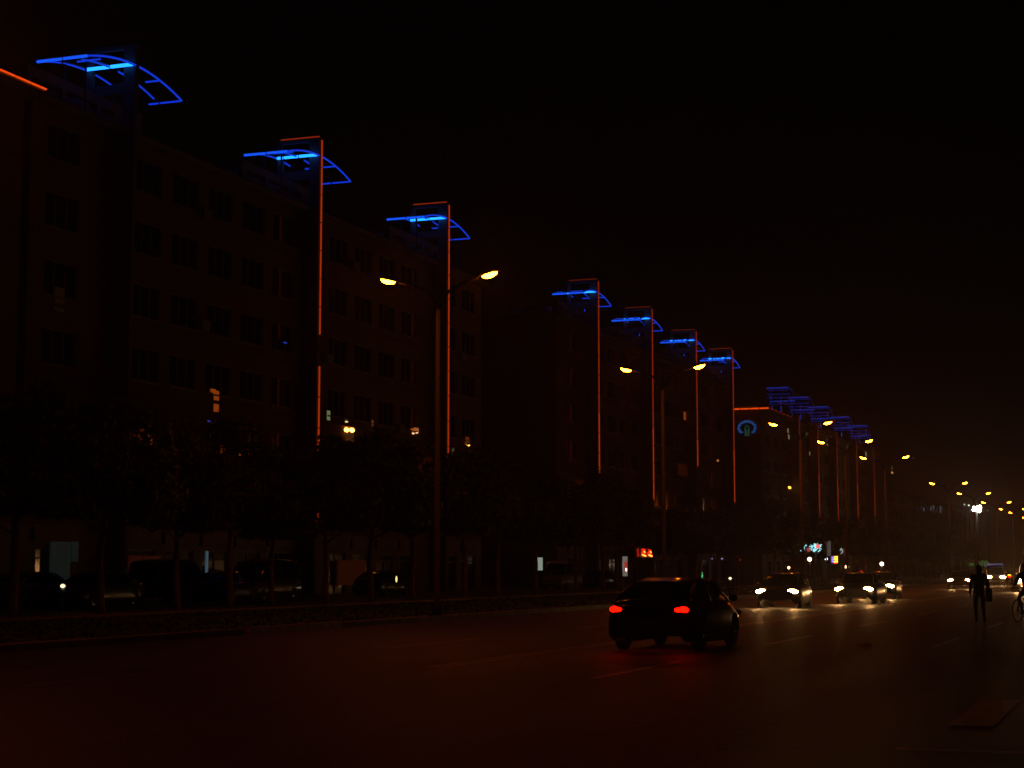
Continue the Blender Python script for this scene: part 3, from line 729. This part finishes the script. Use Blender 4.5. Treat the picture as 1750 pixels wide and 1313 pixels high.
# green pedestrian figure
p = on_x(1199.5, 987, -31.5); r = empty('pedestrian_signal', (p[0], p[1], 0)); tag(r, 'small green lit pedestrian signal standing low behind the kerb', 'signal')
MB().tube([(0, 0, 0), (0, 0, p[2]-.4)], .05, 8).build('pole', M['steel'], r)
MB().box(-.1, 0, -.22, .22, p[2]-.42, p[2]+.5).build('housing', M['dark'], r)
glyphs([(0, .25, 0, -.1), (0, -.1, -.12, -.4), (0, -.1, .12, -.4), (-.14, .1, .14, .15), (.0, .36, .02, .37)], .9, 0, p[2], .03, .045, emit('green_man', (.12, .8, .3), .7), r, 'figure')
# globe lamps near the far shops
G0 = None
for i, (px, py, s) in enumerate(((1383.5, 956, 3.4), (1447.5, 969, 3.2), (1507, 964, 3.2), (1348, 970.5, 2.2), (1412.5, 955.5, 2.4))):
    p = on_x(px, py, -30.0 if i < 3 else -38); d = math.hypot(p[0], p[1]); rr = s*d/FOC
    r = empty('globe_lamp', (p[0], p[1], 0)); tag(r, ['globe lamp on a post below the cyan light tree', 'globe lamp on a post above the oncoming grey sedan', 'rightmost white globe lamp, standing over the far end of the dark verge', 'small amber globe lamp over the leftmost oncoming sedan', 'small cold white globe lamp left of the red and yellow sign'][i], 'lamp', 'globe lamps near the far shops')
    MB().tube([(0, 0, 0), (0, 0, p[2]-rr)], .05, 8).build('post', M['dark'], r)
    MB().ellipsoid((0, 0, p[2]), (rr, rr, rr), 14, 10).build('globe', em_m('globe%d' % i, [(1, .7, .4), (1, .66, .36), (1, .78, .5), (1, .5, .18), (.8, .95, 1)][i], 7), r)
# light trees
for i, (px, py, R0, n) in enumerate(((1394, 936, 7.2, 70), (1375, 937, 5.0, 9))):
    p = on_x(px, py, -29.6); d = math.hypot(p[0], p[1]); rr = R0*d/FOC
    r = empty('light_tree', (p[0], p[1], 0)); tag(r, ['dense round cyan light tree with one pink light', 'sparse cyan light tree left of the dense one'][i], 'light tree', 'cyan light trees')
    MB().tube([(0, 0, 0), (0, 0, p[2]-rr*.8)], [.1, .06], 8).build('trunk', M['dark'], r)
    b = MB()
    for k in range(n):
        a = random.uniform(0, 6.28); q = math.sqrt(random.random())*rr; sz = random.uniform(.035, .075)
        b.ellipsoid((random.uniform(-.5, .5), math.cos(a)*q*1.5, p[2]+math.sin(a)*q), (sz, sz*1.3, sz), 6, 4)
        b.tube([(0, 0, p[2]-rr*.8), (0, math.cos(a)*q*1.5, p[2]+math.sin(a)*q-.05)], .008, 3, False) if k % 6 == 0 else None
    b.build('leaf_lights', emit('cyan_led', (.3, .75, .8), 1.5), r)
    MB().ellipsoid((.3, -rr*1.2 if i == 0 else rr*1.3, p[2]+(.1 if i == 0 else -rr*.5)), (.2, .3, .2), 8, 6).build('pink_light', emit('pink_led', (1, .15, .15), 1.2 if i == 0 else .3), r)
# red/yellow/purple sign, grey banner, small sign
p = on_x(1426, 956, -42); r = sign_on((p[0], p[1], 0), 'small shop sign glowing red, yellow and violet above the far shops', 'sign')
MB().box(-.6, -.05, -2.9, 2.9, p[2]-.75, p[2]+.75).build('sign_box', M['dark'], r); MB().box(-.6, -.5, -.1, .1, 0, p[2]-.75).build('post', M['dark'], r)
glyphs([(-1, .5, 1, .5), (-1, -.5, 1, -.5), (-1, -.5, -1, .5), (1, -.5, 1, .5), (0, -.5, 0, .5)], .95, .9, p[2], 0, .12, emit('sign_red', (1, .02, .02), 2.5), r)
for oy in (.1, 1.5): glyphs([(-.35, .35, .35, .35), (-.35, -.35, .35, -.35), (0, .35, 0, -.35), (-.35, 0, .35, 0)], 1, oy, p[2], .06, .11, emit('sign_yellow', (1, .45, .03), 4), r)
glyphs([(-.4, .4, .4, .45), (-.4, -.3, .2, -.35), (-.2, .4, -.3, -.3), (1.1, .55, 1.9, .55)], 1, -1.6, p[2], .06, .12, emit('sign_violet', (.3, .2, 1), 1.6), r)
p = on_x(1416.5, 938, -30.4); r = empty('banner', (p[0], p[1], 0)); tag(r, 'pale vertical banner with two columns of worn writing, above the violet sign', 'banner')
z = p[2]; MB().box(-.06, 0, -1.1, 1.1, z-.75, z+.75).build('banner_cloth', em_m('banner_dim', (.5, .38, .33), .035), r); MB().tube([(-.1, 0, 0), (-.1, 0, z+1.05)], .05, 6).build('post', M['dark'], r)
for oy in (-.5, .5):
    for k in range(3): glyphs([(-.4, .3, .4, .3), (0, .4, 0, -.3), (-.35, -.05, .35, -.1)], .7, oy, z+.48-.48*k, .03, .05, em_m('banner_mark', (.8, .7, .65), .09), r, 'glyph')
p = on_x(1437.5, 942, -30.4); r = sign_on((p[0], p[1], 0), 'tiny pale lamp sign with a dull red tail right of the banner', 'sign')
MB().tube([(-.1, 0, 0), (-.1, 0, p[2])], .05, 6).build('post', M['dark'], r)
MB().ellipsoid((0, 0, p[2]), (.2, .45, .3), 10, 6).build('bulb', em_m('tiny_pale', (.6, .8, .8), .5), r)
glyphs([(0, .3, .9, .1), (.4, -.3, 1.1, -.4), (.8, .3, 1.0, -.4)], 1, .9, p[2], 0, .08, em_m('tiny_red', (1, .12, .06), .06), r)
# small coloured lamps low by the road
for i, (px, py, c, s, lb) in enumerate(((1480, 968, (1, .01, .01), .6, 'upper of two small red lamps right of the middle globe lamp'), (1471, 976, (1, .01, .01), .6, 'lower of two small red lamps right of the middle globe lamp'),
                                     (1117, 914, (1, .05, .02), .5, 'tiny red lamp above the red shop sign'), (1234, 955, (.5, .5, 1), .5, 'tiny bluish lamp near the kerb left of the oncoming cars'), (1217, 955, (.4, .4, .8), .25, 'faint bluish lamp left of the brighter bluish one'), (1265, 957, (1, .05, .02), .3, 'tiny red lamp above the leftmost oncoming car'),
                                     (991, 898, (.25, .35, .8), .25, 'left of two dim blue lamps under the tree crowns'), (1012, 898, (.25, .35, .8), .25, 'right of two dim blue lamps under the tree crowns'), (983, 911, (.2, .25, .8), .22, 'lowest dim blue lamp under the tree crowns'))):
    p = on_x(px, py, -42); d = math.hypot(p[0], p[1]); rr = 1.9*d/FOC
    r = empty('small_lamp', (p[0], p[1], 0)); tag(r, lb, 'lamp')
    MB().tube([(0, 0, 0), (0, 0, p[2]-rr)], .03, 6).build('post', M['dark'], r)
    MB().ellipsoid((0, 0, p[2]), (rr, rr, rr*.7), 10, 6).build('bulb', em_m('small%d' % i, c, s), r)
p = on_x(677.5, 990, -34.5); r = empty('garden_light', (p[0], p[1], 0)); tag(r, 'thin low garden light with a small flame shaped glow behind the verge', 'lamp')
MB().tube([(0, 0, 0), (0, 0, p[2]+1.1)], .02, 6).build('post', M['chrome'], r); MB().ellipsoid((0, 0, p[2]), (.05, .05, .16), 10, 8).build('bulb', em_m('flame', (1, .55, .2), 1.5), r)
# green neon shop at the far end
p = on_x(1680, 964, -22.8); r = sign_on((p[0], p[1], 0), 'far green neon lettering in upright strokes above the walking person', 'sign')
MB().tube([(0, 0, 0), (0, 0, p[2])], .1, 6).build('post', M['dark'], r)
b = MB()
for k, (dx, z0, z1) in enumerate(((-6, -6, 3), (-2.5, -4, 7), (1, -6, 5), (5, -3, 6), (8.5, -7, 2), (12, -5, 0), (-23, -3, 1), (-20, -4, 2), (-17, -3, 1), (-38, -1, 1), (-51, 0, 2))):
    Q = p[1]+30; a = on_y(1680+dx, 964-z0, Q); e = on_y(1680+dx+1, 964-z1, Q)
    b.tube([(a[0]-p[0], Q-p[1], a[2]), (e[0]-p[0], Q-p[1], e[2])], .16, 5)
b.build('neon_strokes', emit('green_neon', (.12, .38, .08), .14), r)
# flood light mast
p = on_x(1669, 870, -27); r = empty('floodlight_mast', (p[0], p[1], 0)); tag(r, 'mast with two columns of dazzling white floodlights among the small street lamps', 'floodlight')
MB().tube([(0, 0, 0), (0, 0, p[2]+1)], [.25, .12], 10).build('pole', M['dark'], r)
for dx, dz, rr in ((-4, 2, 2.6), (-4.3, -1.5, 2.9), (4.4, 3, 3.6), (4.2, -3, 3.2)):
    e = on_y(1669+dx, 870-dz, p[1]); d = math.hypot(*p[:2]); q = rr*d/FOC
    hh = MB().box(-q, q, .05, .4, -q, q).build('lamp_housing', M['dark'], r, (e[0]-p[0], 0, e[2])); MB().ellipsoid((0, 0, 0), (q, .15, q*.9), 14, 8).build('lamp_lens', M['flood'], hh)
MB().box(-1.2, 1.2, .1, .2, p[2]-.1, p[2]+.1).build('cross_arm', M['dark'], r)
for px, py, s, lb in ((1648.5, 862.5, .5, 'dim pale lamp on a pole, far left of the white floodlights'), (1656, 864, 1.2, 'pale lamp on a pole just left of the white floodlights'), (1688, 873, .12, 'faint grey lamp just right of the white floodlights')):
    p = on_x(px, py, -30); r = empty('pole_lamp', (p[0], p[1], 0)); tag(r, lb, 'lamp', 'small lamps beside the floodlights'); d = math.hypot(*p[:2]); q = 1.8*d/FOC
    MB().tube([(0, 0, 0), (0, 0, p[2])], .07, 6).build('pole', M['dark'], r); MB().ellipsoid((0, -.2, p[2]), (q, .15, q*.7), 10, 6).build('lamp_lens', em_m('pole_lamp%.1f' % s, (.8, .9, .6), s), r)
# road stud, its glint put into a pale matte colour
p = on_z(1478, 1101.5); r = MB(); r.ellipsoid((0, 0, 0), (.16, .09, .03), 12, 6, 0, 1); o = r.build('road_stud', mat('pale_glint', (.8, .7, .6), .5, metal=0), None, (p[0], p[1], .004)); tag(o, 'small metal road stud with a painted pale glint on the empty asphalt', 'road stud')

# ------------------------------------------------------------------ people
SKIN = mat('skin', (.30, .17, .11), .6); CLOTH = mat('dark_jacket', (.018, .016, .02), .85, noise=.3, scale=8); TROU = mat('dark_trousers', (.02, .02, .028), .85); HAIR = mat('black_hair', (.008, .007, .007), .55); SHOE = mat('dark_shoes', (.015, .013, .012), .5)
def person(loc, rz, label, J, lean=0, skirt=False, height=1.66):
    """one skinned body; J gives the joints (metres, facing local +y)"""
    root = empty('person', loc, rz); tag(root, label, 'person')
    names = ['pel', 'wa', 'ch', 'nk', 'hd0', 'hd', 'sL', 'eL', 'wL', 'sR', 'eR', 'wR', 'hL', 'kL', 'aL', 'tL', 'hR', 'kR', 'aR', 'tR']
    rad = dict(pel=.145, wa=.15, ch=.175, nk=.055, hd0=.08, hd=.085, sL=.08, sR=.08, eL=.058, eR=.058, wL=.028, wR=.028, hL=.095, hR=.095, kL=.06, kR=.06, aL=.042, aR=.042, tL=.035, tR=.035)
    ed = [('pel', 'wa'), ('wa', 'ch'), ('ch', 'nk'), ('nk', 'hd0'), ('hd0', 'hd'), ('ch', 'sL'), ('sL', 'eL'), ('eL', 'wL'), ('ch', 'sR'), ('sR', 'eR'), ('eR', 'wR'), ('pel', 'hL'), ('hL', 'kL'), ('kL', 'aL'), ('aL', 'tL'), ('pel', 'hR'), ('hR', 'kR'), ('kR', 'aR'), ('aR', 'tR')]
    V = [Vector(J[n]) for n in names]; E_ = [(names.index(a), names.index(b)) for a, b in ed]; RR = [rad[n] for n in names]
    # hands: palm and five fingers grown from each wrist
    for s, wn, en in ((-1, 'wL', 'eL'), (1, 'wR', 'eR')):
        wv = Vector(J[wn]); d = (wv-Vector(J[en])).normalized(); side = d.cross(Vector((1, 0, 0))).normalized()
        pi_ = len(V); V.append(wv+d*.07); RR.append(.024); E_.append((names.index(wn), pi_))
        for k, fl in enumerate((.065, .075, .07, .055)):
            q = wv+d*.10+side*(.018*(k-1.5)); i0 = len(V); V.append(q); RR.append(.009); E_.append((pi_, i0)); V.append(q+d*fl*.6+Vector((-s*.008, 0, 0))); RR.append(.008); E_.append((i0, i0+1)); V.append(q+d*fl+Vector((-s*.022, 0, 0))); RR.append(.007); E_.append((i0+1, i0+2))
        i0 = len(V); V.append(wv+d*.05+side*.04); RR.append(.01); E_.append((pi_, i0)); V.append(wv+d*.085+side*.055); RR.append(.009); E_.append((i0, i0+1))
    me = bpy.data.meshes.new('body'); me.from_pydata([tuple(v) for v in V], E_, [])
    o = bpy.data.objects.new('body', me); col.objects.link(o)
    mod = o.modifiers.new('skin', 'SKIN')
    for i, sv in enumerate(me.skin_vertices[0].data): sv.radius = (RR[i], RR[i]*(.72 if names[i] in ('pel', 'wa', 'ch') else 1) if i < len(names) else RR[i]); sv.use_root = (i == 0)
    sd = o.modifiers.new('sub', 'SUBSURF'); sd.levels = 1; sd.render_levels = 1
    dg = bpy.context.evaluated_depsgraph_get(); m2 = bpy.data.meshes.new_from_object(o.evaluated_get(dg)); bpy.data.objects.remove(o)
    m2.materials.clear()
    for m_ in (SKIN, CLOTH, TROU, SHOE): m2.materials.append(m_)
    zk = J['nk'][2]; zp = J['pel'][2]; WL, WR = Vector(J['wL']), Vector(J['wR'])
    for p_ in m2.polygons:
        c = p_.center; p_.use_smooth = True
        if c.z > zk: i = 0
        elif min((c-WL).length, (c-WR).length) < .03 or ((c-Vector(J['eL'])).length > (WL-Vector(J['eL'])).length+.01 and (c-WL).length < .2) or ((c-Vector(J['eR'])).length > (WR-Vector(J['eR'])).length+.01 and (c-WR).length < .2): i = 0
        elif c.z < min(J['aL'][2], J['aR'][2])+.04: i = 3
        elif c.z < zp+.02: i = 2
        else: i = 1
        p_.material_index = i
    put(m2, 'body', root)
    hd = Vector(J['hd'])
    b = MB(); b.ellipsoid(hd+Vector((0, -.012, .035)), (.094, .108, .11), 16, 10, -.25, 1); b.ellipsoid(hd+Vector((0, -.07, -.06)), (.085, .05, .14), 12, 8); b.build('hair', HAIR, root)
    f = MB()
    for s in (-1, 1): f.ellipsoid(hd+Vector((s*.033, .083, .0)), (.014, .01, .009), 8, 5); f.ellipsoid(hd+Vector((s*.09, 0, -.01)), (.012, .022, .034), 8, 5)
    f.ellipsoid(hd+Vector((0, .098, -.03)), (.013, .018, .026), 8, 5); f.ellipsoid(hd+Vector((0, .085, -.066)), (.024, .008, .007), 8, 5); f.build('face', SKIN, root)
    return root
J1 = dict(pel=(0, 0, .90), wa=(0, .0, 1.05), ch=(0, .01, 1.26), nk=(0, .015, 1.42), hd0=(0, .025, 1.48), hd=(0, .03, 1.555), sL=(-.19, 0, 1.35), eL=(-.25, -.05, 1.09), wL=(-.25, .08, .87), sR=(.19, 0, 1.35), eR=(.25, -.03, 1.09), wR=(.27, .03, .86),
          hL=(-.095, 0, .86), kL=(-.10, .13, .48), aL=(-.09, .08, .09), tL=(-.10, .22, .035), hR=(.095, 0, .86), kR=(.10, .0, .47), aR=(.10, -.22, .12), tR=(.11, -.10, .035))
g0 = on_z(1675, 1065)
pr_ = person((g0[0], g0[1], 0), R(12), 'dark clothed person walking away across the road in front of the distant headlights', J1)
b = MB(); b.box(-.19, .19, -.02, .14, 0, .38); b.tube([(-.12, .06, .38), (-.06, .06, .56), (.06, .06, .56), (.12, .06, .38)], .012, 6)
bag = b.build('shoulder_bag', mat('bag_fabric', (.02, .018, .018), .8)); bag.location = (g0[0]+.33, g0[1]-.02, .62); bag.rotation_euler = (0, 0, R(100)); tag(bag, 'dark bag carried in the right hand of the walking person', 'bag')
# bicycle and rider cut by the right edge
g1 = on_z(1755, 1064)
bk = empty('bicycle', (g1[0], g1[1], 0), R(32)); tag(bk, 'dark bicycle cut off by the right edge of the picture', 'bicycle')
for y in (-.52, .54):
    b = MB(); b.tube([(0, y+.32*math.cos(a*PI/16), .33+.32*math.sin(a*PI/16)) for a in range(33)], .018, 6, False)
    wh = b.build('wheel', M['rubber'], bk)
    b = MB()
    for k in range(14): b.tube([(0, y, .33), (0, y+.31*math.cos(k*PI/7), .33+.31*math.sin(k*PI/7))], .0025, 3)
    b.tube([(-.05, y, .33), (.05, y, .33)], .02, 6); b.build('spokes', M['chrome'], wh)
b = MB()
for a, c in (((0, -.1, .3), (0, -.18, .82)), ((0, -.1, .3), (0, .42, .72)), ((0, -.17, .75), (0, .40, .85)), ((0, -.1, .3), (0, -.52, .33)), ((0, -.17, .75), (0, -.52, .33)), ((0, .38, .95), (0, .54, .33))): b.tube([a, c], .016, 6)
b.build('bicycle_frame', M['dark'], bk)
MB().ellipsoid((0, -.2, .86), (.09, .14, .04), 12, 6).build('saddle', M['rubber'], bk)
MB().tube([(-.28, .28, 1.02), (-.1, .4, 1.0), (.1, .4, 1.0), (.28, .28, 1.02)], .014, 6).build('handlebar', M['chrome'], bk)
MB().box(-.08, .08, -.75, -.3, .66, .69).build('luggage_rack', M['dark'], bk)
J2 = dict(pel=(0, -.18, .98), wa=(0, -.12, 1.12), ch=(0, -.02, 1.32), nk=(0, .04, 1.47), hd0=(0, .06, 1.53), hd=(0, .07, 1.6), sL=(-.19, -.0, 1.4), eL=(-.26, .08, 1.18), wL=(-.28, .22, 1.06), sR=(.19, .0, 1.4), eR=(.26, .08, 1.18), wR=(.28, .22, 1.06),
          hL=(-.1, -.15, .94), kL=(-.13, .22, .72), aL=(-.12, .0, .30), tL=(-.12, .13, .24), hR=(.1, -.15, .94), kR=(.13, .15, .62), aR=(.12, -.12, .22), tR=(.12, .0, .15))
person((g1[0], g1[1], 0), R(32), 'dark clothed cyclist sitting on the bicycle at the right edge', J2)

# ------------------------------------------------------------------ night haze
hz = MB().box(-1600, 1600, -300, 2900, -1.2, 32)
HM = bpy.data.materials.new('haze'); HM.use_nodes = True
nt = HM.node_tree; nt.nodes.clear(); out = nt.nodes.new('ShaderNodeOutputMaterial'); pv = nt.nodes.new('ShaderNodeVolumePrincipled')
pv.inputs['Color'].default_value = (.85, .8, .75, 1); pv.inputs['Density'].default_value = .00045; pv.inputs['Anisotropy'].default_value = .82
nt.links.new(pv.outputs['Volume'], out.inputs['Volume'])
tag(hz.build('haze', HM), kind='stuff')
